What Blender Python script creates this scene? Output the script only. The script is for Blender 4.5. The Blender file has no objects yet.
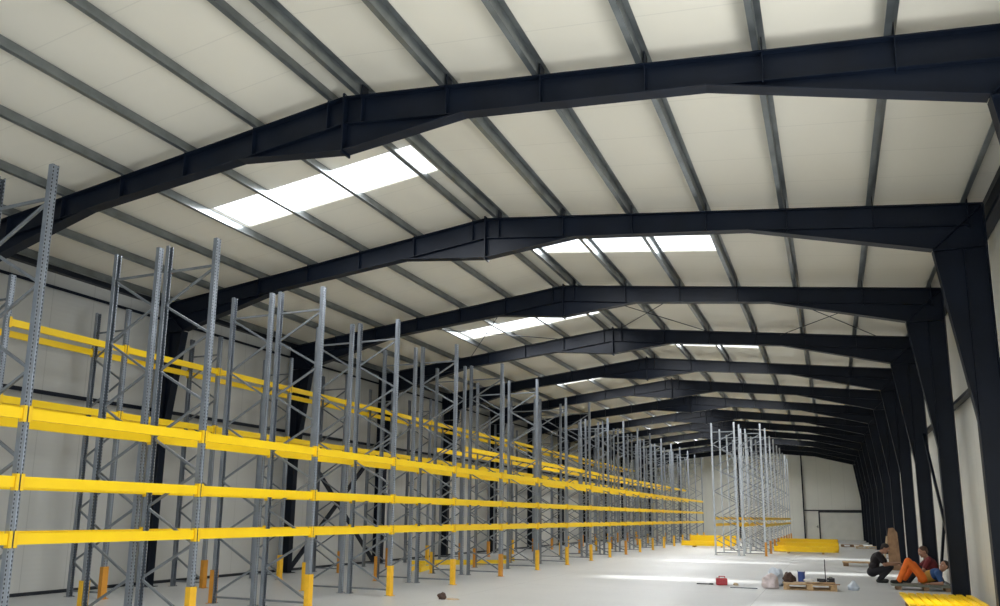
import bpy, bmesh, math, random
from math import sin, cos, pi, sqrt, atan2
from mathutils import Vector, Matrix, noise
random.seed(7)
S = bpy.context.scene
COL = S.collection

# ------------------------------------------------------------ helpers
def V(*a): return Vector(a)

class MB:
    """collects shapes into one bmesh"""
    def __init__(self): self.bm = bmesh.new()
    def box(self, x0, x1, y0, y1, z0, z1, M=None):
        vs = [self.bm.verts.new((x, y, z)) for x in (x0, x1) for y in (y0, y1) for z in (z0, z1)]
        if M is not None:
            for v in vs: v.co = M @ v.co
        for f in ((0,1,3,2),(4,6,7,5),(0,4,5,1),(2,3,7,6),(0,2,6,4),(1,5,7,3)):
            self.bm.faces.new([vs[i] for i in f])
        return self
    def prism(self, pts, axis, a, b):
        """polygon pts (2D) extruded along axis from a to b; 2D coords are the other two axes in order"""
        def mk(p, t):
            if axis == 'y': return (p[0], t, p[1])
            if axis == 'x': return (t, p[0], p[1])
            return (p[0], p[1], t)
        A = [self.bm.verts.new(mk(p, a)) for p in pts]; B = [self.bm.verts.new(mk(p, b)) for p in pts]
        n = len(pts)
        self.bm.faces.new(A); self.bm.faces.new(B[::-1])
        for i in range(n):
            self.bm.faces.new((A[i], B[i], B[(i+1) % n], A[(i+1) % n]))
        return self
    def bar(self, p, q, w, h, up=(0, 0, 1)):
        """rectangular bar from p to q; w across, h along up"""
        p, q = Vector(p), Vector(q); d = (q-p).normalized()
        s = d.cross(Vector(up))
        if s.length < 1e-4: s = d.cross(Vector((1, 0, 0)))
        s.normalize(); u = s.cross(d).normalized()
        vs = []
        for c in (p, q):
            for a, b in ((-1,-1),(1,-1),(1,1),(-1,1)):
                vs.append(self.bm.verts.new(c + s*a*w/2 + u*b*h/2))
        for f in ((3,2,1,0),(4,5,6,7),(0,1,5,4),(1,2,6,5),(2,3,7,6),(3,0,4,7)):
            self.bm.faces.new([vs[i] for i in f])
        return self
    def rod(self, p, q, r, n=8, r2=None):
        p, q = Vector(p), Vector(q); d = (q-p).normalized(); r2 = r if r2 is None else r2
        s = d.cross(Vector((0, 0, 1)))
        if s.length < 1e-4: s = Vector((1, 0, 0))
        s.normalize(); u = s.cross(d)
        A = [self.bm.verts.new(p + (s*cos(2*pi*i/n)+u*sin(2*pi*i/n))*r) for i in range(n)]
        B = [self.bm.verts.new(q + (s*cos(2*pi*i/n)+u*sin(2*pi*i/n))*r2) for i in range(n)]
        self.bm.faces.new(A[::-1]); self.bm.faces.new(B)
        for i in range(n): self.bm.faces.new((A[i], A[(i+1) % n], B[(i+1) % n], B[i]))
        return self
    def ball(self, c, r, sub=2, M=None):
        if not hasattr(r, '__len__'): r = (r, r, r)
        X = Matrix.Translation(Vector(c)) @ (M if M is not None else Matrix.Identity(4)) @ Matrix.Diagonal((r[0], r[1], r[2], 1))
        bmesh.ops.create_icosphere(self.bm, subdivisions=sub, radius=1, matrix=X)
        return self
    def cap(self, p, q, r1, r2):
        """rounded cone"""
        self.rod(p, q, r1, 14, r2); self.ball(p, r1); self.ball(q, r2); return self
    def mesh(self, name, smooth=False):
        bmesh.ops.recalc_face_normals(self.bm, faces=self.bm.faces)
        me = bpy.data.meshes.new(name); self.bm.to_mesh(me); self.bm.free()
        if smooth:
            for p in me.polygons: p.use_smooth = True
        return me
    def build(self, name, mat, parent=None, smooth=False):
        return link(name, self.mesh(name, smooth), mat, parent)

def link(name, me, mat=None, parent=None, loc=None):
    if mat is not None and not me.materials: me.materials.append(mat)
    o = bpy.data.objects.new(name, me); COL.objects.link(o)
    if parent is not None: o.parent = parent
    if loc is not None: o.location = loc
    return o
def tag(o, label=None, cat=None, group=None, kind=None):
    if label: o['label'] = label
    if cat:
        o['category'] = cat
        if not kind: o['kind'] = 'thing'
    if group: o['group'] = group
    if kind: o['kind'] = kind
    return o
def empty(name, loc, rz=0):
    o = bpy.data.objects.new(name, None); COL.objects.link(o)
    o.location = loc; o.rotation_euler = (0, 0, rz); o.empty_display_size = .1
    return o
def struct(o, label=None): o['kind'] = 'structure'; return tag(o, label)
def copy_tree(o, parent=None):
    c = o.copy(); COL.objects.link(c)
    if parent is not None: c.parent = parent
    for ch in list(o.children): copy_tree(ch, c)
    return c
ORD = ['', 'first', 'second', 'third', 'fourth', 'fifth', 'sixth', 'seventh', 'eighth', 'ninth', 'tenth', 'eleventh', 'twelfth',
       'thirteenth', 'fourteenth', 'fifteenth', 'sixteenth', 'seventeenth', 'eighteenth', 'nineteenth', 'twentieth', 'twenty-first', 'twenty-second']

# ------------------------------------------------------------ materials
def mat(name, base, rough=.6, metal=0, bump=None, var=0.0, vscale=3.0, spec=None):
    m = bpy.data.materials.new(name); m.use_nodes = True; nt = m.node_tree; b = nt.nodes['Principled BSDF']
    b.inputs['Base Color'].default_value = (*base, 1); b.inputs['Roughness'].default_value = rough
    b.inputs['Metallic'].default_value = metal
    if spec is not None: b.inputs['Specular IOR Level'].default_value = spec
    tc = nt.nodes.new('ShaderNodeTexCoord')
    if var:
        n = nt.nodes.new('ShaderNodeTexNoise'); n.inputs['Scale'].default_value = vscale; n.inputs['Detail'].default_value = 5
        nt.links.new(tc.outputs['Object'], n.inputs['Vector'])
        r = nt.nodes.new('ShaderNodeValToRGB')
        r.color_ramp.elements[0].position = .3; r.color_ramp.elements[1].position = .7
        r.color_ramp.elements[0].color = (*[c*(1-var) for c in base], 1); r.color_ramp.elements[1].color = (*[min(1, c*(1+var)) for c in base], 1)
        nt.links.new(n.outputs['Fac'], r.inputs['Fac']); nt.links.new(r.outputs['Color'], b.inputs['Base Color'])
    if bump:
        n = nt.nodes.new('ShaderNodeTexNoise'); n.inputs['Scale'].default_value = bump[0]
        nt.links.new(tc.outputs['Object'], n.inputs['Vector'])
        bp = nt.nodes.new('ShaderNodeBump'); bp.inputs['Strength'].default_value = bump[1]; bp.inputs['Distance'].default_value = .02
        nt.links.new(n.outputs['Fac'], bp.inputs['Height']); nt.links.new(bp.outputs['Normal'], b.inputs['Normal'])
    return m

def math_node(nt, op, a, b=None, c=None):
    n = nt.nodes.new('ShaderNodeMath'); n.operation = op
    for i, v in enumerate((a, b, c)):
        if v is None: continue
        if isinstance(v, (int, float)): n.inputs[i].default_value = v
        else: nt.links.new(v, n.inputs[i])
    return n.outputs[0]

def panel_mat(name, base, axis, pitch, micro_axis, micro, seam=.82, stain=.06):
    """sandwich panel: joints every `pitch` along axis, faint micro ribs"""
    m = mat(name, base, .45, 0); nt = m.node_tree; b = nt.nodes['Principled BSDF']
    tc = nt.nodes.new('ShaderNodeTexCoord'); sp = nt.nodes.new('ShaderNodeSeparateXYZ'); nt.links.new(tc.outputs['Object'], sp.inputs[0])
    co = sp.outputs['XYZ'.index(axis)]
    fr = math_node(nt, 'FRACT', math_node(nt, 'DIVIDE', math_node(nt, 'ADD', co, 100*pitch), pitch))
    line = math_node(nt, 'LESS_THAN', fr, .018/pitch)
    n = nt.nodes.new('ShaderNodeTexNoise'); n.inputs['Scale'].default_value = .55; n.inputs['Detail'].default_value = 6
    nt.links.new(tc.outputs['Object'], n.inputs['Vector'])
    v = math_node(nt, 'MULTIPLY_ADD', n.outputs['Fac'], 2*stain, 1-stain)
    v2 = math_node(nt, 'MULTIPLY', v, math_node(nt, 'MULTIPLY_ADD', line, seam-1, 1.0))
    mx = nt.nodes.new('ShaderNodeVectorMath'); mx.operation = 'SCALE'; mx.inputs[0].default_value = base
    nt.links.new(v2, mx.inputs['Scale']); nt.links.new(mx.outputs[0], b.inputs['Base Color'])
    mc = sp.outputs['XYZ'.index(micro_axis)]
    w = math_node(nt, 'SINE', math_node(nt, 'MULTIPLY', mc, 2*pi/micro))
    bp = nt.nodes.new('ShaderNodeBump'); bp.inputs['Strength'].default_value = .12; bp.inputs['Distance'].default_value = .003
    nt.links.new(w, bp.inputs['Height']); nt.links.new(bp.outputs['Normal'], b.inputs['Normal'])
    return m

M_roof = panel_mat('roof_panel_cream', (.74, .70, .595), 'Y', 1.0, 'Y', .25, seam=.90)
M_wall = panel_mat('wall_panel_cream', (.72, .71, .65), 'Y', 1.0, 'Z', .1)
M_wall_l = panel_mat('wall_panel_cream_shaded', (.52, .52, .49), 'Y', 1.0, 'Z', .1)  # same cream panel, shade behind the racks put into a greyer base
M_wallx = panel_mat('end_wall_panel', (.84, .83, .74), 'X', 1.0, 'Z', .1)
M_frame = mat('anthracite_steel', (.0048, .0085, .0175), .42, 0, var=.25, vscale=1.5, spec=.22)
M_frame2 = mat('anthracite_trim', (.009, .013, .02), .5)
M_galv_purlin = mat('galvanised_purlin', (.215, .235, .24), .30, .75, var=.22, vscale=2.5)
M_door = mat('door_panel_pale', (.82, .81, .73), .5, var=.04, vscale=2)
M_brace = mat('galvanised_brace', (.24, .26, .28), .45, .6, var=.15, vscale=4)
M_yel = mat('yellow_paint', (1.0, .64, .004), .42, 0, var=.05, vscale=2)
M_yel_w = mat('yellow_beam_conn', (.92, .58, .008), .5)
M_guard = mat('guard_yellow', (.85, .47, .02), .55, var=.1, vscale=8)
M_orange_g = mat('guard_orange', (.62, .27, .03), .6, var=.1, vscale=8)
M_wood = mat('pallet_wood', (.50, .33, .17), .8, var=.3, vscale=9, bump=(40, .3))
M_woodd = mat('old_wood', (.28, .17, .09), .85, var=.35, vscale=9)
M_board2 = mat('brown_plywood', (.34, .20, .11), .8, var=.3, vscale=5)
M_board = mat('pale_board', (.60, .46, .30), .8, var=.2, vscale=5)
M_dark = mat('dark_tool', (.025, .025, .03), .6)
M_brown = mat('dark_brown_bag', (.07, .04, .03), .8, var=.3, vscale=15)
M_blue = mat('blue_tin', (.04, .08, .30), .4)
M_red = mat('red_plastic', (.45, .02, .03), .4)
M_white = mat('white_lid', (.8, .78, .75), .5)
M_pinkbag = mat('pink_white_plastic', (.72, .62, .62), .35, bump=(14, .8), var=.15, vscale=6)
M_whitebag = mat('pale_blue_plastic', (.62, .68, .76), .35, bump=(14, .8), var=.12, vscale=6)
M_skin = mat('skin', (.42, .22, .14), .6)
M_hair = mat('dark_hair', (.02, .014, .012), .7, bump=(60, .5))
M_hairb = mat('brown_hair', (.10, .055, .03), .7, bump=(60, .5))
M_black = mat('black_cloth', (.014, .010, .012), .85, bump=(18, .4))
M_trsr = mat('black_trousers', (.012, .012, .016), .85, bump=(18, .4))
M_maroon = mat('dark_red_cloth', (.17, .022, .025), .85, bump=(18, .4))
M_orange = mat('orange_workwear', (.85, .17, .015), .75, bump=(16, .5), var=.12, vscale=5)
M_olive = mat('ochre_workwear', (.48, .25, .04), .75, bump=(16, .5), var=.15, vscale=5)
M_bluec = mat('blue_cloth', (.02, .07, .20), .8, bump=(18, .4))
M_shoe = mat('dark_shoe', (.02, .022, .02), .6)
M_sole = mat('shoe_sole', (.20, .19, .17), .7)
M_slab = mat('grey_board', (.20, .21, .17), .6, var=.15)

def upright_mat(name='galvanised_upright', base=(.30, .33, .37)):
    """galvanised upright with the two rows of punched holes"""
    m = mat(name, base, .36, .65, var=.15, vscale=3); nt = m.node_tree; b = nt.nodes['Principled BSDF']
    ramp = [n for n in nt.nodes if n.type == 'VALTORGB'][0]
    tc = nt.nodes.new('ShaderNodeTexCoord'); sp = nt.nodes.new('ShaderNodeSeparateXYZ'); nt.links.new(tc.outputs['Object'], sp.inputs[0])
    fz = math_node(nt, 'FRACT', math_node(nt, 'DIVIDE', math_node(nt, 'ADD', sp.outputs[2], 10), .05))
    inz = math_node(nt, 'LESS_THAN', math_node(nt, 'ABSOLUTE', math_node(nt, 'SUBTRACT', fz, .5)), .26)
    ay = math_node(nt, 'ABSOLUTE', sp.outputs[1])
    iny = math_node(nt, 'LESS_THAN', math_node(nt, 'ABSOLUTE', math_node(nt, 'SUBTRACT', ay, .030)), .007)
    h = math_node(nt, 'MULTIPLY', inz, iny)
    mx = nt.nodes.new('ShaderNodeMixRGB'); mx.inputs[2].default_value = (.03, .03, .035, 1)
    nt.links.new(h, mx.inputs[0]); nt.links.new(ramp.outputs[0], mx.inputs[1]); nt.links.new(mx.outputs[0], b.inputs['Base Color'])
    return m
M_upr = upright_mat()
M_upr_lit = upright_mat('lit_galvanised_upright', (.50, .53, .56))  # same galvanised steel, stronger light on the short double rack put into colour

def floor_mat():
    m = mat('power_floated_concrete', (.56, .57, .56), .33); nt = m.node_tree; b = nt.nodes['Principled BSDF']
    tc = nt.nodes.new('ShaderNodeTexCoord')
    n = nt.nodes.new('ShaderNodeTexNoise'); n.inputs['Scale'].default_value = .35; n.inputs['Detail'].default_value = 8; n.inputs['Roughness'].default_value = .6
    nt.links.new(tc.outputs['Object'], n.inputs['Vector'])
    r = nt.nodes.new('ShaderNodeValToRGB'); r.color_ramp.elements[0].position = .3; r.color_ramp.elements[1].position = .7
    r.color_ramp.elements[0].color = (.50, .51, .51, 1); r.color_ramp.elements[1].color = (.62, .625, .615, 1)
    nt.links.new(n.outputs['Fac'], r.inputs[0])
    n2 = nt.nodes.new('ShaderNodeTexNoise'); n2.inputs['Scale'].default_value = 14; n2.inputs['Detail'].default_value = 4
    nt.links.new(tc.outputs['Object'], n2.inputs['Vector'])
    mr = nt.nodes.new('ShaderNodeMapRange'); mr.inputs[3].default_value = .93; mr.inputs[4].default_value = 1.05
    nt.links.new(n2.outputs['Fac'], mr.inputs[0])
    vm = nt.nodes.new('ShaderNodeVectorMath'); vm.operation = 'SCALE'
    nt.links.new(r.outputs[0], vm.inputs[0]); nt.links.new(mr.outputs[0], vm.inputs['Scale'])
    # saw-cut joints every 5.04 m along and 5.8 m across
    sp = nt.nodes.new('ShaderNodeSeparateXYZ'); nt.links.new(tc.outputs['Object'], sp.inputs[0])
    j1 = math_node(nt, 'LESS_THAN', math_node(nt, 'FRACT', math_node(nt, 'DIVIDE', math_node(nt, 'ADD', sp.outputs[1], 102.1), 10.08)), .0012)
    j2 = math_node(nt, 'LESS_THAN', math_node(nt, 'FRACT', math_node(nt, 'DIVIDE', math_node(nt, 'ADD', sp.outputs[0], 100.2), 5.8)), .002)
    j = math_node(nt, 'MAXIMUM', j1, j2)
    mx = nt.nodes.new('ShaderNodeMixRGB'); mx.inputs[2].default_value = (.33, .33, .33, 1)
    nt.links.new(j, mx.inputs[0]); nt.links.new(vm.outputs[0], mx.inputs[1]); nt.links.new(mx.outputs[0], b.inputs['Base Color'])
    rr = nt.nodes.new('ShaderNodeMapRange'); rr.inputs[3].default_value = .26; rr.inputs[4].default_value = .48
    nt.links.new(n.outputs['Fac'], rr.inputs[0]); nt.links.new(rr.outputs[0], b.inputs['Roughness'])
    return m
M_floor = floor_mat()

def skylight_mat():
    m = bpy.data.materials.new('rooflight_polycarbonate'); m.use_nodes = True; nt = m.node_tree
    for n in list(nt.nodes):
        if n.type != 'OUTPUT_MATERIAL': nt.nodes.remove(n)
    out = [n for n in nt.nodes if n.type == 'OUTPUT_MATERIAL'][0]
    tr = nt.nodes.new('ShaderNodeBsdfTransparent'); tr.inputs[0].default_value = (.95, .97, 1, 1)
    tl = nt.nodes.new('ShaderNodeBsdfTranslucent'); tl.inputs[0].default_value = (.95, .97, 1, 1)
    mx = nt.nodes.new('ShaderNodeMixShader'); mx.inputs[0].default_value = .3
    nt.links.new(tr.outputs[0], mx.inputs[1]); nt.links.new(tl.outputs[0], mx.inputs[2]); nt.links.new(mx.outputs[0], out.inputs[0])
    return m
M_sky = skylight_mat()

# ------------------------------------------------------------ building geometry
XR, ZR, SL = -6.185, 7.676, .1142          # ridge x, rafter top at ridge, slope
Y0, DY, NF = 8.7524, 5.0411, 12            # frame spacing; frames 0..NF, one more behind the camera
HALF = 8.685
def YF(k): return Y0 + DY*k
def top(d): return ZR - SL*abs(d)
YN, YE = -2.2, 69.35                       # open near end, end wall
XL, XRW = XR-HALF-.21, XR+HALF+.21         # inner wall faces

fl = MB().box(XL-.1, XRW+.1, YN, YE+.1, -.2, 0).build('floor', M_floor); struct(fl, 'pale polished concrete floor')

# roof: two slopes, with openings for the rooflights
PUR = [.264 + 1.3627*i for i in range(7)]
sky_bays = {0: -1, 1: 1, 2: -1, 3: 1, 4: -1, 5: 1, 6: -1, 7: -1, 8: -1, 9: 1, 10: -1}
SKY = {}
for b_, sd in sky_bays.items():
    yc = {0: 11.2, 1: 16.1, 2: 22.0, 3: 26.7, 4: 31.5}.get(b_, YF(b_)+2.5)
    SKY[b_] = (sd, yc-.52, yc+.52)
def roof_slope(sd):
    ybr = sorted([YN, YE+.1] + [y for (s, a, c) in SKY.values() if s == sd for y in (a, c)])
    d0, d1 = (.05, 4.36) if sd < 0 else (.30, 4.36)
    m = MB()
    dbr = [0, d0, d1, HALF+.35]
    for i in range(len(ybr)-1):
        for j in range(3):
            ym = (ybr[i]+ybr[i+1])/2
            if j == 1 and any(s == sd and a < ym < c for (s, a, c) in SKY.values()): continue
            pts = [(XR+sd*dbr[j], top(dbr[j])+.2), (XR+sd*dbr[j+1], top(dbr[j+1])+.2), (XR+sd*dbr[j+1], top(dbr[j+1])+.28), (XR+sd*dbr[j], top(dbr[j])+.28)]
            m.prism(pts, 'y', ybr[i], ybr[i+1])
    return m, d0, d1
for sd, nm in ((-1, 'ceiling'), (1, 'ceiling')):
    m, d0, d1 = roof_slope(sd)
    o = m.build(nm, M_roof); struct(o, 'cream insulated roof panels, %s slope' % ('left' if sd < 0 else 'right'))
n = 0
for b_, (sd, a, c) in SKY.items():
    n += 1
    d0, d1 = (.05, 4.36) if sd < 0 else (.30, 4.36)
    pts = [(XR+sd*d0, top(d0)+.225), (XR+sd*d1, top(d1)+.225), (XR+sd*d1, top(d1)+.235), (XR+sd*d0, top(d0)+.235)]
    o = MB().prism(pts, 'y', a, c).build('window_%d' % n, M_sky)
    struct(o, 'bright rooflight strip in the %s roof slope' % ('left' if sd < 0 else 'right'))

# side walls, end wall
struct(MB().box(XRW, XRW+.1, YN, 3.9, 0, top(HALF+.2)+.2).box(XRW, XRW+.1, 3.9, 8.5, 4.4, top(HALF+.2)+.2).box(XRW, XRW+.1, 8.5, YE+.1, 0, top(HALF+.2)+.2).build('wall_right', M_wall), 'cream panel wall behind the right columns')  # unseen opening added near the camera for the side fill light
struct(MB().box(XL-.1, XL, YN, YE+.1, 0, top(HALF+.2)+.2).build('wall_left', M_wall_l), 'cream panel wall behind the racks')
def zt(x): return top(x-XR)+.2
# end wall in pieces around its two doors
DX0, DX1, PX0, PX1, DZ = -.95, 2.38, -2.04, -1.02, 2.2
m = MB()
def wp(x0, x1, z0):
    xs = [x0] + ([XR] if x0 < XR < x1 else []) + [x1]
    m.prism([(x0, z0), (x1, z0)] + [(x, zt(x)) for x in xs[::-1]], 'y', YE, YE+.1)
wp(XL, PX0, 0); wp(PX0, PX1, 2.15); wp(PX1, DX0, 0); wp(DX0, DX1, DZ); wp(DX1, XRW, 0)
struct(m.build('wall_back', M_wallx), 'cream end wall of the hall')
m = MB()
m.box(DX0, DX1, YE+.035, YE+.09, .0, DZ)
for i in range(5): m.box(DX0+.02, DX1-.02, YE+.02, YE+.04, .01+i*.437, .01+i*.437+.431)
d = struct(m.build('door_1', M_door), 'wide pale sectional gate in the end wall')
m = MB().box(DX0-.1, DX0, YE-.06, YE+.1, 0, DZ+.1).box(DX0, DX1+.1, YE-.06, YE+.1, DZ, DZ+.1).box(DX1, DX1+.1, YE-.06, YE+.1, 0, DZ)
m.build('door_frame', M_frame2, d)
d = struct(MB().box(PX0+.02, PX1-.02, YE+.02, YE+.07, .01, 2.13).build('door_2', M_door), 'narrow pale personnel door in the end wall')
MB().box(PX0-.03, PX0+.02, YE-.02, YE+.09, 0, 2.17).box(PX1-.02, PX1+.03, YE-.02, YE+.09, 0, 2.17).box(PX0, PX1, YE-.02, YE+.09, 2.13, 2.17).build('door_frame', M_wallx, d)
MB().rod((PX1-.12, YE+.02, 1.05), (PX1-.12, YE-.05, 1.05), .012).rod((PX1-.12, YE-.05, 1.05), (PX1-.25, YE-.05, 1.05), .012).box(PX1-.15, PX1-.09, YE+.005, YE+.02, .95, 1.15).build('door_handle', M_dark, d)
# base trims
struct(MB().box(XL, XL+.02, YN, YE, 0, .07).build('baseboard_left', M_frame2))
struct(MB().box(XRW-.02, XRW, 8.5, YE, 0, .07).build('baseboard_right', M_frame2))
struct(MB().box(XRW-.14, XRW, YN, YE, zt(XRW)-.14, zt(XRW)-.02).build('trim_1', M_frame2), 'dark eaves trim above the right wall')
struct(MB().box(XL, XL+.14, YN, YE, zt(XL)-.14, zt(XL)-.02).build('trim_2', M_frame2), 'dark eaves trim above the left wall')

# end-wall wind posts and rail
for x, lb in ((-2.14, 'dark steel wind post right of the ridge against the end wall'), (-7.2, 'dark steel wind post left of the ridge against the end wall'), (-12.2, 'dark steel wind post farthest left against the end wall')):
    o = empty('wind_post', (x, YE-.12, 0)); tag(o, lb, 'post', 'wind posts on the end wall')
    zt_ = zt(x)-.5
    MB().box(-.05, .05, -.1, -.09, 0, zt_).box(-.05, .05, .09, .1, 0, zt_).box(-.004, .004, -.09, .09, 0, zt_).build('post', M_frame, o)
    MB().box(-.12, .12, -.115, .115, 0, .015).build('base_plate', M_frame, o)
tag(MB().box(-2.08, 2.42, YE-.1, YE-.005, 2.31, 2.40).build('door_rail', M_frame2), 'dark steel rail above the doors of the end wall', 'rail')

# girts on the side walls
def girt(x, sx, z, m, lab, cat='girt'):
    g = MB()
    g.box(x, x+sx*.2, YN+.1, YE-.3, z, z+.006).box(min(x, x+sx*.006), max(x, x+sx*.006), YN+.1, YE-.3, z-.06, z+.0)
    g.box(min(x+sx*.194, x+sx*.2), max(x+sx*.194, x+sx*.2), YN+.1, YE-.3, z+.0, z+.06)
    o = g.build('wall_girt', m); tag(o, lab, cat, 'horizontal wall girts'); return o
girt(XR+HALF+.002, 1, 4.15, M_frame, 'dark horizontal girt halfway up the right wall')
girt(XR-HALF-.002, -1, 4.12, M_frame, 'dark horizontal girt halfway up the left wall')
girt(XR-HALF-.002, -1, 6.38, M_frame, 'dark horizontal girt near the top of the left wall')
girt(XR+HALF+.002, 1, 6.38, M_frame, 'dark horizontal girt near the top of the right wall')

# ---- portal frames -----------------------------------------------------
FW = .20   # flange width
def bot(d):
    d = abs(d)
    if d < 1.9: return 6.84 + (top(1.9)-.42-6.84)*d/1.9
    if d < 5.1: return top(d)-.42+(.05*(d-1.9)/3.2)
    z5 = top(5.1)-.37
    return z5 + (6.0-z5)*(d-5.1)/(7.93-5.1)
def strip(m, pts, t, w, inward):
    """flange strip along a polyline in xz, thickness t to the 'inward' side"""
    for (x0, z0), (x1, z1) in zip(pts, pts[1:]):
        dx, dz = x1-x0, z1-z0; L = sqrt(dx*dx+dz*dz); nx, nz = -dz/L*inward, dx/L*inward
        q = [(x0, z0), (x1, z1), (x1+nx*t, z1+nz*t), (x0+nx*t, z0+nz*t)]
        m.prism(q, 'y', -w/2, w/2)
def rafter_mesh(sd):
    m = MB()
    ds = [0.0, 1.9, 5.1, 7.93, 8.675]
    up = [(sd*d, top(d)) for d in ds]
    lo = [(sd*d, bot(d)) for d in ds[:4]] + [(sd*8.675, 6.0)]
    m.prism(up + lo[::-1], 'y', -.006, .006)
    f = MB()
    strip(m, [(sd*.02, top(.02)), (sd*8.675, top(8.675))], .016, FW, -sd)
    strip(m, [(sd*d, bot(d)) for d in (.02, 1.9, 5.1, 7.93)], .016, FW, sd)
    # flange of the plain section carried through the haunches
    strip(m, [(sd*.02, top(0)-.42), (sd*1.9, top(1.9)-.42)], .012, .16, sd)
    strip(m, [(sd*5.1, top(5.1)-.37), (sd*8.5, top(8.5)-.37)], .012, .16, sd)
    return m.mesh('rafter')
def column_mesh(sd):
    m = MB()
    m.prism([(sd*8.675, 0.015), (sd*8.675, 5.985), (sd*7.93, 5.985), (sd*8.34, 3.2), (sd*8.36, 0.015)], 'y', -.006, .006)
    strip(m, [(sd*8.675, .015), (sd*8.675, 6.66)], .014, FW, sd*-1)
    strip(m, [(sd*8.36, .015), (sd*8.34, 3.2), (sd*7.93, 5.985)], .014, FW, -sd)
    m.box(min(sd*7.95, sd*8.66), max(sd*7.95, sd*8.66), -FW/2, FW/2, 5.97, 5.985)
    strip(m, [(sd*8.36, 3.2), (sd*8.36, 5.97)], .012, .14, -sd)
    return m.mesh('column')
ME = {}
for sd in (-1, 1):
    ME['raf', sd] = rafter_mesh(sd); ME['col', sd] = column_mesh(sd)
    ME['bp', sd] = MB().box(min(sd*8.27, sd*8.685), max(sd*8.27, sd*8.685), -.15, .15, 0, .015).mesh('base_plate')
    ms = MB()
    ms.bar((sd*7.97, 0, 6.03), (sd*8.62, 0, 6.62), FW*.9, .014)
    ME['kn', sd] = ms.mesh('knee_stiffener')
ME['ridge'] = MB().box(-.014, .014, -.11, .11, 6.80, 7.72).mesh('ridge_plate')
for i, d in enumerate(PUR):
    for sd in (-1, 1):
        x = sd*(d+.03); zt0 = top(d)
        m = MB().box(x-.006, x+.006, -.085, .085, max(bot(d), zt0-.42)+.02, zt0-.014)
        m.box(x-.005, x+.005, -.08, .08, zt0, zt0+.17)
        ME['st', i, sd] = m.mesh('purlin_cleat')
for me in ME.values(): me.materials.append(M_frame)
for k in range(-1, NF+1):
    y = YF(k) if k < NF else YE-.45
    o = empty('portal_frame', (XR, y, 0))
    pos = 'behind the camera' if k < 0 else ('nearest in view' if k == 0 else ('standing against the end wall' if k == NF else ORD[k+1]+' from the camera'))
    tag(o, 'dark anthracite steel portal frame with haunched rafters, ' + pos, 'steel frame', 'portal frames along the hall')
    for sd in (-1, 1):
        link('rafter', ME['raf', sd], None, o); link('column', ME['col', sd], None, o)
        link('base_plate', ME['bp', sd], None, o); link('knee_stiffener', ME['kn', sd], None, o)
        for i in range(len(PUR)): link('purlin_cleat', ME['st', i, sd], None, o)
    link('ridge_plate', ME['ridge'], None, o)

# purlins: galvanised Z sections sitting on the rafters
for sd in (-1, 1):
    for i, d in enumerate(PUR):
        z0 = top(d)+.0095; h, w, t = .178, .072, .005
        m = MB(); x = 0
        a = (YN+.1, YE-.15)
        m.box(-t/2, t/2, *a, z0, z0+h)
        m.box(-w if sd > 0 else 0, 0 if sd > 0 else w, *a, z0, z0+t)
        m.box(0 if sd > 0 else -w, w if sd > 0 else 0, *a, z0+h-t-.002, z0+h-.002)
        e = w-t
        m.box((-w if sd > 0 else e), (-e if sd > 0 else w), *a, z0+t, z0+.022)
        o = m.build('roof_purlin', M_galv_purlin); o.location.x = XR+sd*d
        tag(o, 'galvanised roof purlin running down the hall, %s %s of the ridge' % (ORD[i+1], 'left' if sd < 0 else 'right'), 'purlin', 'roof purlins')

# bracing rods
def xbrace(name, lab, pts, r, grp):
    o = empty(name, pts[0]); tag(o, lab, 'bracing', grp)
    P0 = Vector(pts[0])
    for a, b in ((0, 1), (2, 3)):
        MB().rod(Vector(pts[a])-P0, Vector(pts[b])-P0, r, 6).build('brace_rod', M_frame2, o)
def rp(x, y, dz=-.05): return (x, y, top(x-XR)+dz)
for x0, x1, lab in ((-1.1, 1.5, 'crossed tie rods under the right roof slope beyond the third frame'), (-6.0, -3.1, 'crossed tie rods right of the ridge beyond the third frame'), (-11.2, -7.9, 'crossed tie rods under the left roof slope beyond the third frame')):
    ya, yb = YF(2)+.15, YF(3)-.15
    xbrace('roof_bracing', lab, [rp(x0, ya), rp(x1, yb), rp(x0, yb, -.075), rp(x1, ya, -.075)], .011, 'roof tie rods')
def wall_x(x, k, lab, w=.07):
    o = empty('wall_bracing', (x, YF(k)+.2, .0)); tag(o, lab, 'bracing', 'crossed wall braces')
    L = DY-.4
    MB().bar((0, 0, 0), (0, L, 3.95), w*.5, w, (0, 0, 1)).build('brace_bar', M_frame, o)
    MB().bar((.08, 0, 3.95), (.08, L, 0), w*.5, w, (0, 0, 1)).build('brace_bar', M_frame, o)
wall_x(XR+HALF-.1, 2, 'crossed dark wall braces between the third and fourth right columns', .11)
wall_x(XR-HALF+.1, 2, 'crossed dark wall braces between the third and fourth left columns', .13)

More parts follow.
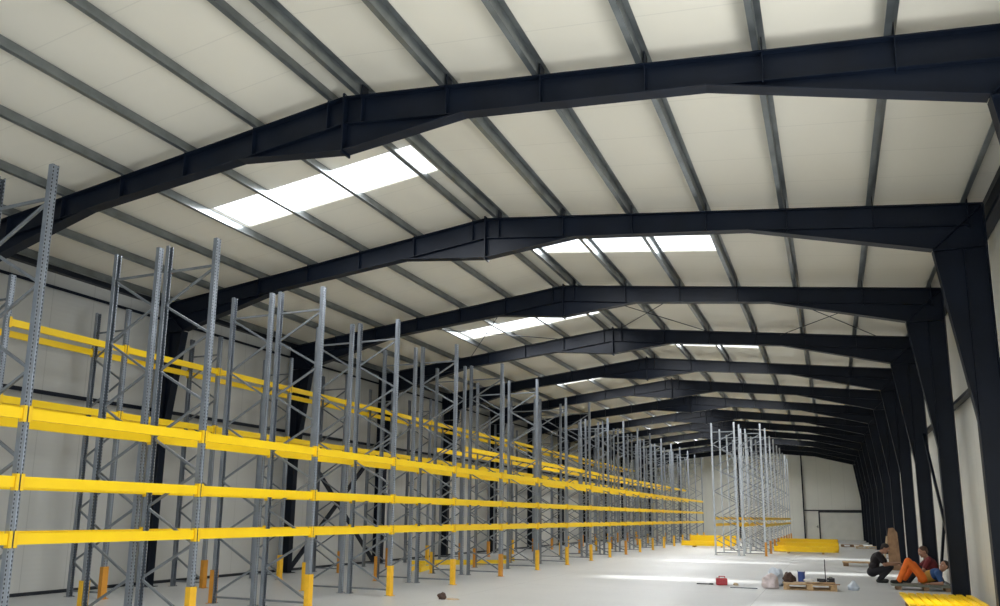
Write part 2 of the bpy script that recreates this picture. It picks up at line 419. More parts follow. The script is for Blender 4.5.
# ------------------------------------------------------------ pallet racking
def upright_mesh(h):
    """open C section facing rearwards: web on the aisle side (+x), lips at the back"""
    m = MB(); w, d, t = .092, .072, .004
    pts = [(d/2, -.022), (d/2-.006, -.018), (d/2-.006, .018), (d/2, .022), (d/2, w/2), (-d/2, w/2), (-d/2, .026), (-d/2+t, .026), (-d/2+t, w/2-t), (d/2-t, w/2-t), (d/2-t, .02),
           (d/2-.006-t, .017), (d/2-.006-t, -.017), (d/2-t, -.02), (d/2-t, -w/2+t), (-d/2+t, -w/2+t), (-d/2+t, -.026), (-d/2, -.026), (-d/2, -w/2), (d/2, -w/2)]
    m.prism(pts, 'z', .008, h); return m.mesh('upright')
UM = {}
def upr(h, pale=False):
    if (h, pale) not in UM:
        UM[h, pale] = upright_mesh(h); UM[h, pale].materials.append(M_upr_lit if pale else M_upr)
    return UM[h, pale]
foot = MB().box(-.07, .07, -.075, .075, 0, .008)
for sx in (-1, 1): foot.rod((sx*.052, .06, .008), (sx*.052, .06, .022), .009, 6)
foot = foot.mesh('foot_plate'); foot.materials.append(M_brace)
gm = MB(); gh = .62
gm.prism([(.062, -.065), (.062, .065), (-.03, .065), (-.03, .058), (.054, .058), (.054, -.058), (-.03, -.058), (-.03, -.065)], 'z', .0, gh)
gm.box(.05, .10, -.085, .085, 0, .01)
gm = gm.mesh('column_guard')
BR = {}
def brace_mesh(kind, dx, dz):
    key = (kind, round(dx, 3), round(dz, 3))
    if key not in BR:
        m = MB(); m.bar((0, 0, 0), (dx, 0, dz), .035, .03, (0, 1, 0)); BR[key] = m.mesh('brace'); BR[key].materials.append(M_brace)
    return BR[key]
def upright_frame(x0, x1, y, h, label, group, guard=None, gmat=None):
    """x0 aisle-side upright, x1 far upright (x0 > x1 unless mirrored)"""
    o = empty('upright_frame', ((x0+x1)/2, y, 0)); tag(o, label, 'rack frame', group)
    hx = (x0-x1)/2
    for s in (1, -1):
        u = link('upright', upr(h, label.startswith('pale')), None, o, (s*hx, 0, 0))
        if s*(1 if hx > 0 else -1) < 0: u.rotation_euler.z = pi
        link('foot_plate', foot, None, o, (s*hx, 0, 0))
    e = abs(hx)-.03
    zt_, zb = h-.47, .16
    n = 10; dz = (zt_-zb)/n
    link('brace', brace_mesh('h', 2*e, 0), None, o, (-e, 0, zt_+.03))
    link('brace', brace_mesh('h', 2*e, 0), None, o, (-e, 0, zb-.04))
    sgn = 1 if hx > 0 else -1
    for i in range(n):
        z = zt_-i*dz
        a = e if i % 2 == 0 else -e
        link('brace', brace_mesh('d', -2*a*sgn, -dz+.03), None, o, (a*sgn, .0, z-.015))
    if guard:
        g = gm if gmat is None else gmat
        for s in guard:
            q = link('column_guard', g, None, o, (s*hx, 0, 0))
            if s*(1 if hx > 0 else -1) < 0: q.rotation_euler.z = pi
    return o
gm_y = gm; gm_y.materials.append(M_guard)
gm_o = gm.copy(); gm_o.materials.clear(); gm_o.materials.append(M_orange_g)

BMc = {}
BQ = []   # every beam: the 300 nearest become objects, the rest one far mass
def beam_mesh(L):
    key = round(L, 2)
    if key not in BMc:
        m = MB()
        # box beam with the step along its upper inner edge
        m.prism([(-.025, -.065), (.025, -.065), (.025, .065), (-.002, .065), (-.002, .038), (-.025, .038)], 'y', -L/2, L/2)
        BMc[key] = m.mesh('rack_beam'); BMc[key].materials.append(M_yel)
    return BMc[key]
cn = MB().box(-.03, .042, -.0045, 0, -.10, .095).box(.0375, .042, -.045, 0, -.10, .095)
for z in (-.07, -.02, .03, .075): cn.box(.034, .0375, -.035, -.025, z-.008, z+.008)
conn = cn.mesh('end_connector'); conn.materials.append(M_yel_w)
def rack_beam(x, y0, y1, z, face, label, group, conns=True):
    """face=+1: connector lips face +x"""
    BQ.append((y0, 'r', (x, y0, y1, z, face, label, group, conns)))
def make_rack_beam(x, y0, y1, z, face, label, group, conns):
    L = y1-y0-.112
    o = link('rack_beam', beam_mesh(L), None, None, (x+face*.012, (y0+y1)/2, z))
    tag(o, label, 'beam', group)
    if face < 0: o.rotation_euler.z = pi
    if conns:
        for s in (-1, 1):
            c = link('end_connector', conn, None, o, (0.004, s*(L/2+.0035 if s > 0 else L/2+.0035), 0))
            if s > 0: c.scale = (1, -1, 1)
            c.location.y = s*(L/2)
    return o

YA = [3.3, 6.2, 9.05, 11.88, 14.7, 17.7, 20.75, 23.75, 26.8, 29.8, 32.6, 35.4, 38.25, 41.2, 44.2, 47.2, 50.15, 53.1, 56.0, 59.0]
HA = [6.0, 5.97, 5.98, 5.98, 6.01, 6.07, 6.12, 6.15, 5.97, 6.2, 5.9, 6.1, 6.1, 6.1, 6.1, 6.1, 6.1, 6.1, 6.1, 6.1]
AF, AR, BF, BRr, CF, CR = -8.745, -9.74, -9.955, -10.90, -13.32, -14.20
YC = [8.76+2.69*i + (.15 if i == 0 else .2 if i == 15 else 0) for i in range(19)]
def nth(i, last):
    return ORD[i]
for i, (y, h) in enumerate(zip(YA, HA)):
    w = 'partly out of frame at left' if i == 0 else '%s from the camera' % ORD[i]
    upright_frame(AF, AR, y, h, 'tall galvanised upright frame of the front rack row, '+w, 'upright frames of the front rack row', (1,), gm_o if i in (6, 11) else None)
    if i > 0:
        upright_frame(BRr, BF, y, h if i > 1 else 5.98, 'tall galvanised upright frame of the middle rack row, %s from the camera' % ORD[i], 'upright frames of the middle rack row', (1,), gm_o if i % 2 else None)
for i, y in enumerate(YC):
    upright_frame(CF, CR, y, 5.86, 'galvanised upright frame of the rear rack row by the left wall, %s from the camera' % ORD[i+1], 'upright frames of the rear rack row', (1,), gm_o if i % 3 else None)
LV = [('lowest', 1.37), ('middle', 2.025), ('top', 2.825)]
for i in range(len(YA)-1):
    bay = 'bay at left edge' if i == 0 else '%s full bay from camera' % ORD[i]
    for nm, z in LV:
        rack_beam(AF, YA[i], YA[i+1], z, 1, 'yellow box beam, %s level, aisle side of front rack row, %s' % (nm, bay), 'yellow beams of the front rack row', YA[i] < 42)
        rack_beam(AR, YA[i], YA[i+1], z, -1, 'yellow box beam, %s level, back side of front rack row, %s' % (nm, bay), 'yellow beams of the front rack row', YA[i] < 30)
for i in range(6, len(YA)-1):
    for x, f, nm in ((BF, 1, 'near'), (BRr, -1, 'far')):
        rack_beam(x, YA[i], YA[i+1], 3.63, f, 'yellow box beam, %s side of middle rack row, %s bay from camera' % (nm, ORD[i]), 'yellow beams of the middle rack row', YA[i] < 30)
for i in range(len(YC)-1):
    for x, f, nm in ((CF, 1, 'near'), (CR, -1, 'far')):
        for lv, z in (('upper', 5.0), ('lower', 3.62)):
            rack_beam(x, YC[i], YC[i+1], z, f, 'yellow box beam, %s level, %s side of rear rack row, %s bay from camera' % (lv, nm, ORD[i+1]), 'yellow beams of the rear rack row', YC[i] < 25)
# short double rack standing further out on the floor
YD = [37.6+2.95*i for i in range(9)]
for i, y in enumerate(YD):
    upright_frame(-4.02, -5.05, y, 6.12, 'pale-lit galvanised upright frame, left half of short double rack, %s from the camera' % ORD[i+1], 'upright frames of the short double rack')
    upright_frame(-2.86, -3.80, y, 6.0 + (.1 if i % 2 else 0), 'pale-lit galvanised upright frame, right half of short double rack, %s from the camera' % ORD[i+1], 'upright frames of the short double rack', (1,), gm_o)
    if i < 8:
        for x, f, nm in ((-5.05, -1, 'outer left'), (-4.02, 1, 'inner left'), (-3.80, -1, 'inner right'), (-2.86, 1, 'outer right')):
            for lv, z in (('lower', 1.36), ('upper', 1.66)):
                rack_beam(x, y, YD[i+1], z, f, 'yellow box beam, %s line and %s level of short double rack, %s bay' % (nm, lv, ORD[i+1]), 'yellow beams of the short double rack', False)

# loose beams on the floor -------------------------------------------------
loose = beam_mesh(2.6).copy(); 
for v in loose.vertices: pass
def loose_beam(x, y, z, rz, label, group):
    BQ.append((y, 'l', (x, y, z, rz, label, group)))
def make_loose_beam(x, y, z, rz, label, group):
    o = link('rack_beam', loose, None, None, (x, y, z)); o.rotation_euler.z = rz
    return tag(o, label, 'beam', group)
def timber(x, y, L, rz, lab):
    o = MB().box(-L/2, L/2, -.05, .05, 0, .075).build('timber_bearer', M_wood); o.location = (x, y, 0); o.rotation_euler.z = rz
    return tag(o, lab, 'timber', 'timber bearers under the yellow beams')
def pile(cx, cy, nx, nz, rz, lab, group, pitch=.070, jit=.07, L=2.6):
    """beams side by side; rz is direction of the beams' length away from +y"""
    c, s = cos(rz), sin(rz)
    for kz in range(nz):
        for ix in range(nx-kz):
            u = (ix-(nx-kz-1)/2)*pitch; w = random.uniform(-jit, jit)*3
            x = cx + c*u - s*w; y = cy + s*u + c*w
            loose_beam(x, y, .075+.067+kz*.1345, rz+random.uniform(-.002, .002), lab, group)
g = 'yellow beams stacked on the floor'
for j, (cx, cy, rz, nx, nz) in enumerate(((-1.32, 42.0, pi/2-.02, 11, 2), (-1.28, 43.9, pi/2+.04, 12, 3), (-1.30, 46.2, pi/2, 11, 4))):
    pile(cx, cy, nx, nz, rz, 'yellow beam in the %s floor stack right of the short double rack' % ('nearest', 'middle', 'farthest')[j], g)
    for dx in (-.8, .8): timber(cx+dx, cy, .95, pi/2, 'timber bearer under the %s %s beam stack, %s end' % (('nearest', 'middle', 'farthest')[j], 'yellow', 'left' if dx < 0 else 'right'))
for j, (cx, cy, rz, nx, nz) in enumerate(((-6.75, 47.2, pi/2+.02, 12, 2), (-6.75, 50.0, pi/2-.03, 12, 4))):
    pile(cx, cy, nx, nz, rz, 'yellow beam in the %s floor stack left of the short double rack' % ('nearer', 'farther')[j], g)
    for dx in (-.8, .8): timber(cx+dx, cy, 1.0, pi/2, 'timber bearer under the %s left beam stack, %s end' % (('nearer', 'farther')[j], 'left' if dx < 0 else 'right'))
# the 300 nearest beams as objects, the farther ones as one mass
def flush_beams(n_max):
    BQ.sort(key=lambda q: q[0])
    far = bmesh.new()
    for i, (yy, kd, a) in enumerate(BQ):
        if i < n_max:
            (make_rack_beam if kd == 'r' else make_loose_beam)(*a)
        else:
            if kd == 'r':
                x, y0, y1, z, face, _, _, _ = a; me = beam_mesh(y1-y0-.112)
                M = Matrix.Translation((x+face*.012, (y0+y1)/2, z)) @ Matrix.Rotation(0 if face > 0 else pi, 4, 'Z')
            else:
                x, y, z, rz, _, _ = a; me = loose; M = Matrix.Translation((x, y, z)) @ Matrix.Rotation(rz, 4, 'Z')
            n0 = len(far.verts); far.from_mesh(me); far.verts.ensure_lookup_table()
            for v in list(far.verts)[n0:]: v.co = M @ v.co
    me = bpy.data.meshes.new('far_rack_beams'); far.to_mesh(me); far.free()
    o = link('distant_rack_beams', me, M_yel)
    o['kind'] = 'stuff'; o['label'] = 'yellow beams of the rack rows far down the hall'; o['category'] = 'beams'
# foreground bundle by the right wall: beams laid flat, running down the hall
for i in range(9):
    o = link('rack_beam', loose, None, None, (1.24+i*.148, 17.12+random.uniform(-.03, .03),   .17+.028))
    o.rotation_euler = (0, pi/2, 0); o.rotation_euler.z = random.uniform(-.012, .012)
    tag(o, 'yellow beam lying flat at the lower right, %s from the left' % ORD[i+1], 'beam', 'yellow beams laid flat at the lower right')
for yy in (16.4, 17.9):
    o = MB().box(-.6, .6, -.1, .1, 0, .17).build('timber_bearer', M_woodd); o.location = (1.84, yy, 0)
    tag(o, 'timber bearer under the %s end of the flat yellow beams' % ('near' if yy < 17 else 'far'), 'timber', 'timber bearers under the yellow beams')
# beams lying in the aisle behind the middle row
for i, (x, y, rz) in enumerate(((-12.15, 22.1, .3), (-11.78, 22.2, .28), (-12.35, 24.6, -1.1), (-11.9, 25.6, -1.0), (-11.9, 28.9, .6))):
    loose_beam(x, y, .067, rz, 'yellow beam on the floor between the middle and rear rack rows, %s from camera' % ORD[i+1], 'yellow beams lying in the rack aisle')

flush_beams(288)
# ------------------------------------------------------------ floor clutter
def pallet(x, y, rz, lab, m=M_wood, L=1.2, W=.8):
    o = empty('wooden_pallet', (x, y, 0), rz); tag(o, lab, 'pallet')
    for i, yy in enumerate((-.35, 0, .35)):
        MB().box(-L/2, L/2, yy*W/.8-.05, yy*W/.8+.05, 0, .02).build('bottom_board', m, o)
        for xx in (-L/2+.07, 0, L/2-.07): MB().box(xx-.07, xx+.07, yy*W/.8-.05, yy*W/.8+.05, .02, .1).build('block', m, o)
    for xx in (-L/2+.05, 0, L/2-.05): MB().box(xx-.05, xx+.05, -W/2, W/2, .1, .12).build('cross_board', m, o)
    for i in range(6):
        yy = -W/2+.06+i*(W-.12)/5; ww = .055 if i % 2 else .06
        MB().box(-L/2, L/2, yy-ww, yy+ww, .12, .142).build('deck_board', m, o)
    return o
pallet(-.62, 20.95, .06, 'light wooden pallet covered with tools, boards and scrap')
for i, (x, y, z, L, rz, m, lab) in enumerate((
    (-.97, 20.68, .143, .5, .05, M_board, 'short pale board on the left front edge of the tool pallet'),
    (-.30, 20.75, .143, .75, -.16, M_woodd, 'dark reddish board on the right front of the tool pallet'),
    (-.52, 20.97, .143, .9, .1, M_board, 'long pale board across the middle of the tool pallet'),
    (-.28, 20.78, .166, .5, .35, M_wood, 'tan offcut lying on the dark board on the tool pallet'))):
    o = MB().box(-L/2, L/2, -.05, .05, 0, .021).build('wooden_board', m); o.location = (x, y, z); o.rotation_euler.z = rz
    tag(o, lab, 'board', 'boards on the tool pallet')
def crumple(name, c, r, m, lab, cat, seed, amp=.25, sub=4, fl=0.0):
    b = bmesh.new(); bmesh.ops.create_icosphere(b, subdivisions=sub, radius=1)
    for v in b.verts:
        n = noise.noise(v.co*1.7+Vector((seed, 0, 0)))*amp + noise.noise(v.co*4.5+Vector((0, seed, 0)))*amp*.5
        v.co *= 1+n
        v.co.z = max(v.co.z, -.62+.03*n)
        v.co = Vector((v.co.x*r[0]*(1-fl*max(0, v.co.z)), v.co.y*r[1]*(1-fl*max(0, v.co.z)), (v.co.z+.62)*r[2]))
    zm = min(v.co.z for v in b.verts)
    for v in b.verts: v.co.z -= zm
    me = bpy.data.meshes.new(name); b.to_mesh(me); b.free()
    for p in me.polygons: p.use_smooth = True
    o = link(name, me, m, None, c); return tag(o, lab, cat)
crumple('plastic_sack', (-1.52, 20.75, 0), (.21, .2, .21), M_pinkbag, 'crumpled pinkish white plastic sack left of the tool pallet', 'sack', 3, .3)
crumple('plastic_sheet', (-1.42, 21.55, 0), (.2, .18, .28), M_whitebag, 'heap of clear white plastic behind the pinkish sack', 'plastic sheet', 9, .35)
crumple('tool_bag', (-1.09, 20.98, .142), (.12, .11, .15), M_brown, 'dark brown tool bag on the left end of the tool pallet', 'bag', 5, .25)
crumple('cloth_bundle', (-1.02, 21.22, .142), (.09, .08, .10), M_brown, 'dark brown cloth bundle beside the blue tin on the pallet', 'cloth', 15, .25)
crumple('plastic_sack', (.37, 21.2, 0), (.13, .12, .14), M_whitebag, 'small pale bluish plastic sack standing alone right of the pallet', 'sack', 12, .2, fl=.6)
crumple('paper_scrap', (-.62, 21.0, .165), (.12, .08, .05), M_white, 'crumpled white paper in the middle of the tool pallet', 'paper', 22, .3)
crumple('cloth_rag', (-7.43, 14.6, 0), (.09, .07, .08), M_brown, 'small dark brown rag on the floor at the bottom edge', 'rag', 31, .3)
crumple('paper_scrap', (-7.2, 14.62, 0), (.14, .07, .02), M_board, 'flat pale cardboard scrap beside the dark brown rag', 'scrap', 41, .3)
t = empty('paint_tin', (-.80, 21.24, .168)); tag(t, 'blue metal tin standing on the tool pallet', 'tin')
t.location.z = .142
MB().rod((0, 0, 0), (0, 0, .24), .085, 20).rod((0, 0, .235), (0, 0, .25), .09, 20).build('tin_body', M_blue, t); MB().rod((0, 0, .25), (0, 0, .256), .078, 20).build('lid', M_whitebag, t)
hm = MB()
for i in range(8):
    a, b = pi*i/8, pi*(i+1)/8
    hm.rod((.088*cos(a), 0, .18-.1*sin(a)+.1), (.088*cos(b), 0, .18-.1*sin(b)+.1), .004, 5)
hm.build('wire_handle', M_dark, t)
t = empty('cordless_drill', (-.33, 21.13, .166)); tag(t, 'black cordless drill lying on the right end of the tool pallet', 'drill')
MB().rod((-.11, 0, .045), (.09, 0, .045), .038, 14).box(-.05, .03, -.025, .025, .0, .05).build('drill_body', M_dark, t)
MB().box(-.06, .05, -.16, -.03, 0, .05).build('grip', M_dark, t); MB().rod((.09, 0, .045), (.16, 0, .045), .022, 12, .012).build('chuck', M_brace, t)
t = empty('tool_case', (-.13, 21.2, .142)); tag(t, 'small black tool case at the right end of the tool pallet', 'case')
MB().box(-.09, .09, -.06, .06, 0, .12).build('case_body', M_dark, t); MB().box(-.04, .04, -.012, .012, .135, .15).box(-.04, -.03, -.01, .01, .12, .14).box(.03, .04, -.01, .01, .12, .14).build('handle', M_dark, t)
t = empty('steel_rod_stand', (-.25, 21.33, .142)); tag(t, 'thin black vertical rod on a foot at the back of the tool pallet', 'rod')
MB().rod((0, 0, 0), (0, 0, .02), .06, 16).build('foot', M_dark, t); MB().rod((0, 0, .02), (.0, 0, .56), .011, 8).build('rod', M_dark, t)
# red canister with things beside it
t = empty('red_canister', (-2.72, 21.1, 0), .2); tag(t, 'small red plastic canister on the open floor', 'canister')
bm = MB().box(-.14, .14, -.09, .09, 0, .17); 
o = bm.build('canister_body', M_red, t); bv = o.modifiers.new('bevel', 'BEVEL'); bv.width = .02; bv.segments = 3
MB().box(-.07, .09, -.015, .015, .205, .225).box(-.07, -.05, -.015, .015, .165, .21).box(.07, .09, -.015, .015, .165, .21).build('handle', M_red, t)
MB().rod((-.1, 0, .165), (-.1, 0, .2), .025, 12).build('cap', M_white, t)
t = empty('long_wrench', (-3.12, 21.05, 0), .1); tag(t, 'dark spanner lying left of the red canister', 'spanner')
MB().box(-.22, .1, -.02, .02, 0, .025).build('shaft', M_dark, t); MB().prism([(.1, -.05), (.2, -.05), (.2, -.02), (.14, -.01), (.14, .01), (.2, .02), (.2, .05), (.1, .05)], 'z', 0, .035).build('jaw', M_dark, t)
o = crumple('paper_scrap', (-2.38, 21.15, 0), (.06, .05, .04), M_board, 'tiny scrap lying right of the red canister', 'scrap', 55, .3)
tag(MB().rod((-2.42, 20.35, .012), (-1.78, 20.35, .012), .012, 8).build('steel_bar', M_brace), 'thin grey steel bar lying on the open floor', 'bar')

# distant timber
def trestle(x, y, L, lab, hgt=.16):
    o = empty('timber_stack', (x, y, 0)); tag(o, lab, 'timber stack')
    for sx in (-1, 1): MB().box(sx*L/2-.09, sx*L/2+.09, -.35, .35, 0, .12).build('bearer', M_woodd, o)
    for i in range(4): MB().box(-L/2-.12, L/2+.12, -.33+i*.18, -.33+i*.18+.13, .12, .155).build('plank', M_board if i else M_wood, o)
trestle(.78, 32.0, .85, 'low stack of planks on bearers left of the crouching man')
pallet(1.75, 51.0, 0, 'wooden pallet far back in front of the right columns', M_board)
pallet(1.0, 53.4, .1, 'farthest wooden pallet near the right columns', M_woodd)
o = MB().prism([(-.19, 0), (.19, 0), (.17, 1.25), (.06, 1.42), (-.09, 1.40), (-.15, 1.1)], 'y', -.02, .02).build('plywood_sheet', M_board2); o.location = (1.86, 30.0, 0.01); o.rotation_euler = (math.radians(-8), 0, .15)
tag(o, 'upright brown plywood offcut leaning behind the crouching man', 'board')
o = MB().box(-.03, .03, -.02, .02, 0, 1.15).build('timber_lath', M_board); o.location = (1.50, 30.0, 0.01); o.rotation_euler = (math.radians(-10), .16, 0)
tag(o, 'thin pale lath leaning beside the plywood offcut', 'lath')

# ------------------------------------------------------------ people
def remesh(o, vox=.012, it=4):
    r = o.modifiers.new('remesh', 'REMESH'); r.mode = 'VOXEL'; r.voxel_size = vox; r.use_smooth_shade = True
    s = o.modifiers.new('smooth', 'SMOOTH'); s.iterations = it; s.factor = .5
    return o
def basis(fwd, up):
    f = Vector(fwd).normalized(); u = Vector(up); u = (u-f*u.dot(f)).normalized(); r = f.cross(u)
    return f, r, u
def add_head(m, c, f, r, u, R=.098):
    M = Matrix((f, r, u)).transposed().to_4x4()
    def P(a, b, d): return Vector(c)+f*a+r*b+u*d
    m.ball(P(-.01, 0, .02), (.098, .076, .105), 3, M)         # skull
    m.ball(P(.030, 0, -.055), (.062, .055, .062), 3, M)       # jaw
    m.ball(P(.070, 0, -.095), (.022, .024, .018), 2, M)       # chin
    m.cap(P(.086, 0, .015), P(.104, 0, -.022), .010, .016)    # nose
    m.ball(P(.084, 0, .034), (.014, .05, .010), 2, M)         # brow
    m.ball(P(.083, 0, -.060), (.014, .026, .009), 2, M)       # lips
    for s in (-1, 1):
        m.ball(P(-.005, s*.079, -.005), (.022, .011, .034), 2, M)   # ears
        m.ball(P(.065, s*.042, -.02), (.022, .022, .02), 2, M)      # cheeks
def head_extras(parent, c, f, r, u, hairm):
    M = Matrix((f, r, u)).transposed().to_4x4()
    def P(a, b, d): return Vector(c)+f*a+r*b+u*d
    m = MB()
    m.ball(P(-.028, 0, .045), (.098, .084, .092), 3, M); m.ball(P(-.055, 0, -.005), (.062, .076, .07), 3, M)
    remesh(m.build('hair', hairm, parent, True), .012, 2)
    for s in (-1, 1):
        MB().ball(P(.084, s*.031, .012), (.010, .013, .009), 2, M).build('eye', M_white, parent, True)
        MB().ball(P(.0925, s*.031, .012), (.004, .006, .006), 2, M).build('pupil', M_dark, parent, True)
def add_hand(m, w, d, pn, side, curl=.5):
    """w wrist, d hand direction, pn palm normal, side +1/-1 = thumb side sign"""
    d, s, nrm = Vector(d).normalized(), None, Vector(pn)
    nrm = (nrm-d*nrm.dot(d)).normalized(); s = d.cross(nrm)*side
    w = Vector(w)
    M = Matrix((d, s, nrm)).transposed().to_4x4()
    m.ball(w+d*.045, (.052, .040, .016), 2, M)
    for i, (off, L) in enumerate(((.030, .072), (.010, .080), (-.010, .074), (-.029, .058))):
        p = w+d*.085+s*off; a = curl*(.7+.15*i)
        for k, fr in enumerate((.45, .32, .23)):
            ang = a*(k+.6); dd = d*cos(ang)+nrm*sin(ang); q = p+dd*L*fr
            m.cap(p, q, .0090-.0006*k, .0085-.0006*k); p = q
    p = w+d*.025+s*.034; dd = (d*.6+s*.75+nrm*.25).normalized(); q = p+dd*.038; m.cap(p, q, .0125, .0105)
    dd = (d*.85+s*.35+nrm*.4).normalized(); m.cap(q, q+dd*.03, .0105, .0088)
def limb(m, a, b, c, r):
    m.cap(a, b, r[0], r[1]); m.cap(b, c, r[1]*.97, r[2])
def person(loc, rz, J, label, cloth, hair, hand, scale=1):
    o_anchor = None
    P = {k: Vector(v) for k, v in J.items() if k not in ('hf', 'hu', 'cf')}
    hf, hr, hu = basis(J['hf'], J['hu'])
    m = MB()
    # trunk
    ce = (P['chest']); pe = P['pelvis']
    sh = (P['shL']-P['shR']).normalized(); ax = (P['neck']-pe).normalized(); cf = sh.cross(ax)*-1
    MC = Matrix((sh, ax.cross(sh), ax)).transposed().to_4x4()
    mid = pe.lerp(ce, .5)
    def trunk(mm, g):
        mm.ball(pe, (.165+g, .115+g, .12+g), 3, MC); mm.ball(mid, (.145+g, .105+g, .15+g), 3, MC); mm.ball(ce, (.165+g, .118+g, .17+g), 3, MC)
        mm.cap(P['shL']-sh*.03, P['shR']+sh*.03, .062+g, .062+g)
    trunk(m, 0)
    m.cap(P['neck']-ax*.04, P['head']-hu*.06-hf*.02, .056, .050)
    add_head(m, P['head'], hf, hr, hu)
    for s in 'LR':
        limb(m, P['sh'+s], P['el'+s], P['wr'+s], (.050, .038, .026))
        d, pn, sd = hand[s]
        add_hand(m, P['wr'+s], d, pn, sd)
        limb(m, P['hip'+s], P['kn'+s], P['an'+s], (.082, .055, .038))
        m.cap(P['an'+s]-V(0, 0, .02), P['to'+s], .035, .028)
    body = remesh(m.build('person', M_skin, None, True), .0085, 3)
    tag(body, label, 'person'); body.location = loc; body.rotation_euler.z = rz; body.scale = (scale,)*3
    # clothes
    g = .014
    m = MB(); trunk(m, g)
    for s in 'LR':
        e = P['el'+s] if cloth.get('long') else P['sh'+s].lerp(P['el'+s], .72)
        m.cap(P['sh'+s], e, .068, .056)
        if cloth.get('long'): m.cap(P['el'+s], P['wr'+s].lerp(P['el'+s], .1), .056, .040)
    remesh(m.build('shirt', cloth['shirt'], body, True), .012, 3)
    if 'bib' in cloth:
        m = MB(); m.ball(pe, (.185, .138, .14), 3, MC); m.ball(mid, (.170, .132, .165), 3, MC); m.ball(mid.lerp(ce, .45), (.168, .136, .13), 3, MC)
        remesh(m.build('bib', cloth['bib'], body, True), .012, 3)
    m2 = {}
    for s in 'LR':
        mm = MB(); k = P['kn'+s]
        mm.cap(P['hip'+s], k, .104, .076); mm.cap(k, P['an'+s], .076, .062)
        mm.ball(pe-ax*.02, (.176, .128, .12), 3, MC)
        if cloth['legs'] is not cloth.get('legs2', cloth['legs']):
            remesh(mm.build('trouser_leg', cloth['legs'] if s == 'L' else cloth['legs2'], body, True), .013, 3)
        else: m2[s] = mm
    if m2:
        mm = MB(); k_ = None
        for s in 'LR':
            k = P['kn'+s]; mm.cap(P['hip'+s], k, .104, .076); mm.cap(k, P['an'+s], .076, .062); m2[s].bm.free()
        mm.ball(pe-ax*.02, (.176, .128, .12), 3, MC)
        remesh(mm.build('trousers', cloth['legs'], body, True), .013, 3)
    for s in 'LR':
        a, t = P['an'+s], P['to'+s]; d = (t-a); d.z = 0; d = d.normalized() if d.length > .01 else V(1, 0, 0)
        m = MB(); b0 = V(a.x, a.y, t.z); m.cap(b0-d*.045+V(0, 0, .012), t+V(0, 0, .008), .046, .038); m.cap(b0+V(0, 0, .02), a+V(0, 0, .02), .048, .046)
        sh_ = remesh(m.build('shoe', M_shoe, body, True), .010, 2)
    head_extras(body, P['head'], hf, hr, hu, hair)
    return body
# man 1: squatting, facing right, forearms on his knees
J1 = dict(pelvis=(-.15, 0, .27), chest=(-.045, 0, .59), neck=(.075, 0, .765), head=(.185, 0, .855), hf=(.80, -.1, -.60), hu=(.60, 0, .80),
          shL=(.03, .18, .71), shR=(.03, -.18, .71), elL=(.19, .22, .47), elR=(.17, -.24, .46), wrL=(.41, .13, .50), wrR=(.42, -.08, .47),
          hipL=(-.15, .09, .25), hipR=(-.15, -.09, .25), knL=(.27, .17, .40), knR=(.27, -.16, .38), anL=(.0, .13, .085), anR=(.02, -.14, .085), toL=(.17, .15, .04), toR=(.19, -.17, .04))
person((1.08, 24.1, 0), -.15, J1, 'man in black t-shirt and black trousers squatting with forearms on his knees', dict(shirt=M_black, legs=M_trsr), M_hair,
       {'L': ((.9, -.4, .1), (0, -.2, -1), 1), 'R': ((.9, .5, .0), (0, .2, -1), -1)}, 1.06)
# boards the reclining man lies on
t = empty('low_bench_board', (1.90, 22.15, 0)); tag(t, 'low grey board platform under the reclining man', 'board')
MB().box(-.66, .66, -.28, .28, .085, .14).build('board', M_slab, t)
for x in (-.5, .1, .56): MB().box(x-.06, x+.06, -.26, .26, 0, .085).build('bearer', M_woodd, t)
# man 2: reclining, feet left, knees raised
J2 = dict(pelvis=(.14, .03, .265), chest=(.36, -.03, .37), neck=(.49, -.06, .46), head=(.565, -.10, .575), hf=(-.62, -.65, .12), hu=(.28, 0, .96),
          shL=(.41, -.24, .41), shR=(.47, .13, .43), elL=(.47, -.33, .185), elR=(.28, .25, .40), wrL=(.24, -.29, .175), wrR=(.08, .12, .44),
          hipL=(.12, -.08, .27), hipR=(.12, .12, .27), knL=(-.18, -.12, .67), knR=(-.05, .15, .58), anL=(-.40, -.10, .20), anR=(-.26, .18, .22), toL=(-.56, -.14, .165), toR=(-.42, .16, .175))
person((1.84, 22.15, 0), 0.0, J2, 'man in orange work trousers and blue shirt reclining with knees raised', dict(shirt=M_bluec, legs=M_orange, bib=M_olive), M_hair,
       {'L': ((-.95, .1, -.05), (0, 0, -1), 1), 'R': ((-.9, -.3, -.1), (0, -.2, -1), -1)}, 1.04)
# man 3: sitting behind, leaning on one arm
J3 = dict(pelvis=(.16, 0, .17), chest=(.06, 0, .50), neck=(-.03, 0, .68), head=(-.10, -.02, .80), hf=(-.88, -.30, -.32), hu=(-.28, 0, .96),
          shL=(.00, -.19, .62), shR=(.02, .19, .63), elL=(-.14, -.24, .40), elR=(-.20, .20, .42), wrL=(-.22, -.17, .19), wrR=(-.36, .10, .46),
          hipL=(.14, -.10, .16), hipR=(.14, .10, .16), knL=(-.24, -.02, .40), knR=(-.22, .22, .46), anL=(-.46, .02, .10), anR=(-.46, .24, .10), toL=(-.62, -.02, .045), toR=(-.62, .22, .045))
person((2.20, 23.1, 0), 0.0, J3, 'man in dark red t-shirt sitting behind the reclining man, leaning forward', dict(shirt=M_maroon, legs=M_trsr), M_hairb,
       {'L': ((-.4, .1, -.9), (-.8, 0, .3), 1), 'R': ((-.9, -.2, -.1), (0, -.2, -1), -1)}, 1.1)

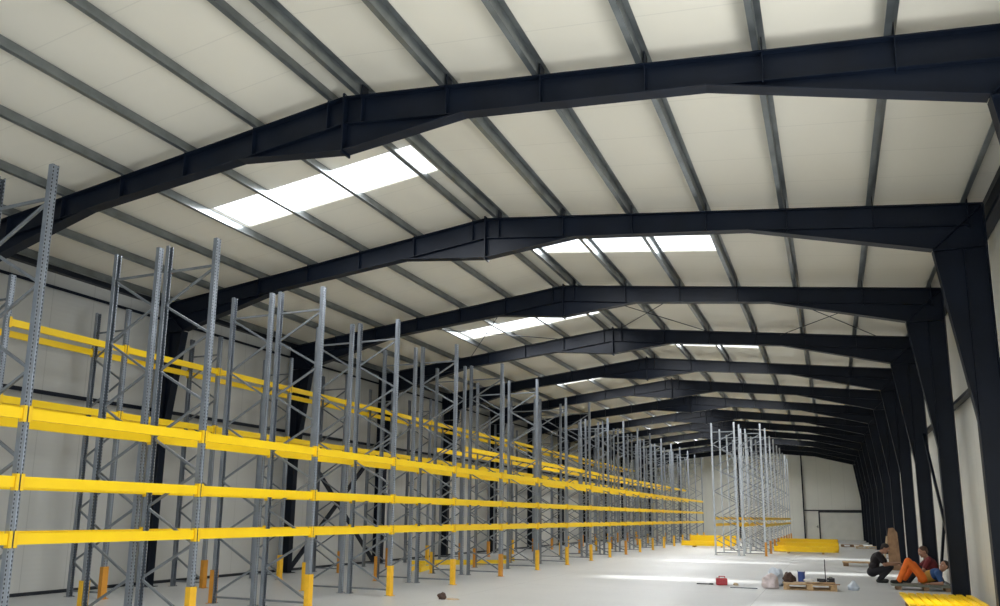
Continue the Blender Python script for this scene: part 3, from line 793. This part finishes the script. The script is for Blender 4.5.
# ------------------------------------------------------------ light
w = bpy.data.worlds.new('World'); S.world = w; w.use_nodes = True
bg = w.node_tree.nodes['Background']; bg.inputs[0].default_value = (.80, .90, 1.0, 1); bg.inputs[1].default_value = 1.1
sun = bpy.data.lights.new('sun', 'SUN'); sun.energy = 13; sun.angle = .12; sun.color = (1, .96, .88)
so = bpy.data.objects.new('sun', sun); COL.objects.link(so)
dvec = Vector((.50, .05, -.86)); so.rotation_euler = dvec.to_track_quat('-Z', 'Y').to_euler()
def area(name, loc, dirv, sx, sy, e, col):
    l = bpy.data.lights.new(name, 'AREA'); l.shape = 'RECTANGLE'; l.size = sx; l.size_y = sy; l.energy = e; l.color = col
    o = bpy.data.objects.new(name, l); COL.objects.link(o); o.location = loc; o.rotation_euler = Vector(dirv).to_track_quat('-Z', 'Y').to_euler()
    return o
# daylight coming in through each rooflight, and through the open end of the hall behind the camera
for b_, (sd, a, c) in SKY.items():
    d = 2.2 if sd < 0 else 2.33
    o = area('rooflight_daylight', (XR+sd*d, (a+c)/2, top(d)+.195), (-sd*SL*-1*0, 0, -1), 4.1, .98, 225 if b_ < 4 else 330, (.97, .985, 1))
    o.rotation_euler = (0, sd*math.atan(SL), 0)
area('open_end_daylight', (XR+3.5, YN+.1, 3.0), (0.12, 1, .02), 10, 5.6, 210, (.95, .98, 1))
area('side_fill', (XRW+.05, 6.2, 2.2), (-1, .25, -.1), 4.5, 4.3, 620, (.97, .99, 1))  # added fill from the right, in an unseen opening made for it

# ------------------------------------------------------------ camera
f, pitch, yaw, roll, cyy, hc = 774.7143, .1761, .4015, .0105, 377.365, 1.7
cp, sp = cos(pitch), sin(pitch)
F = Vector((-sin(yaw)*cp, cos(yaw)*cp, sp)); R0 = Vector((cos(yaw), sin(yaw), 0)); U0 = R0.cross(F)
Rr = R0*cos(roll)+U0*sin(roll); Ur = U0*cos(roll)-R0*sin(roll)
cam = bpy.data.cameras.new('camera'); co = bpy.data.objects.new('camera', cam); COL.objects.link(co)
mw = Matrix((Rr, Ur, -F)).transposed().to_4x4(); mw.translation = Vector((0, 0, hc)); co.matrix_world = mw
cam.sensor_width = 36; cam.sensor_fit = 'HORIZONTAL'; cam.lens = f/1000*36; cam.shift_y = (cyy-303)/1000; cam.clip_end = 300; cam.clip_start = .05
S.camera = co
S.view_settings.view_transform = 'Standard'; S.view_settings.look = 'None'; S.view_settings.gamma = 1; S.view_settings.use_curve_mapping = False
S.view_settings.exposure = -0.05
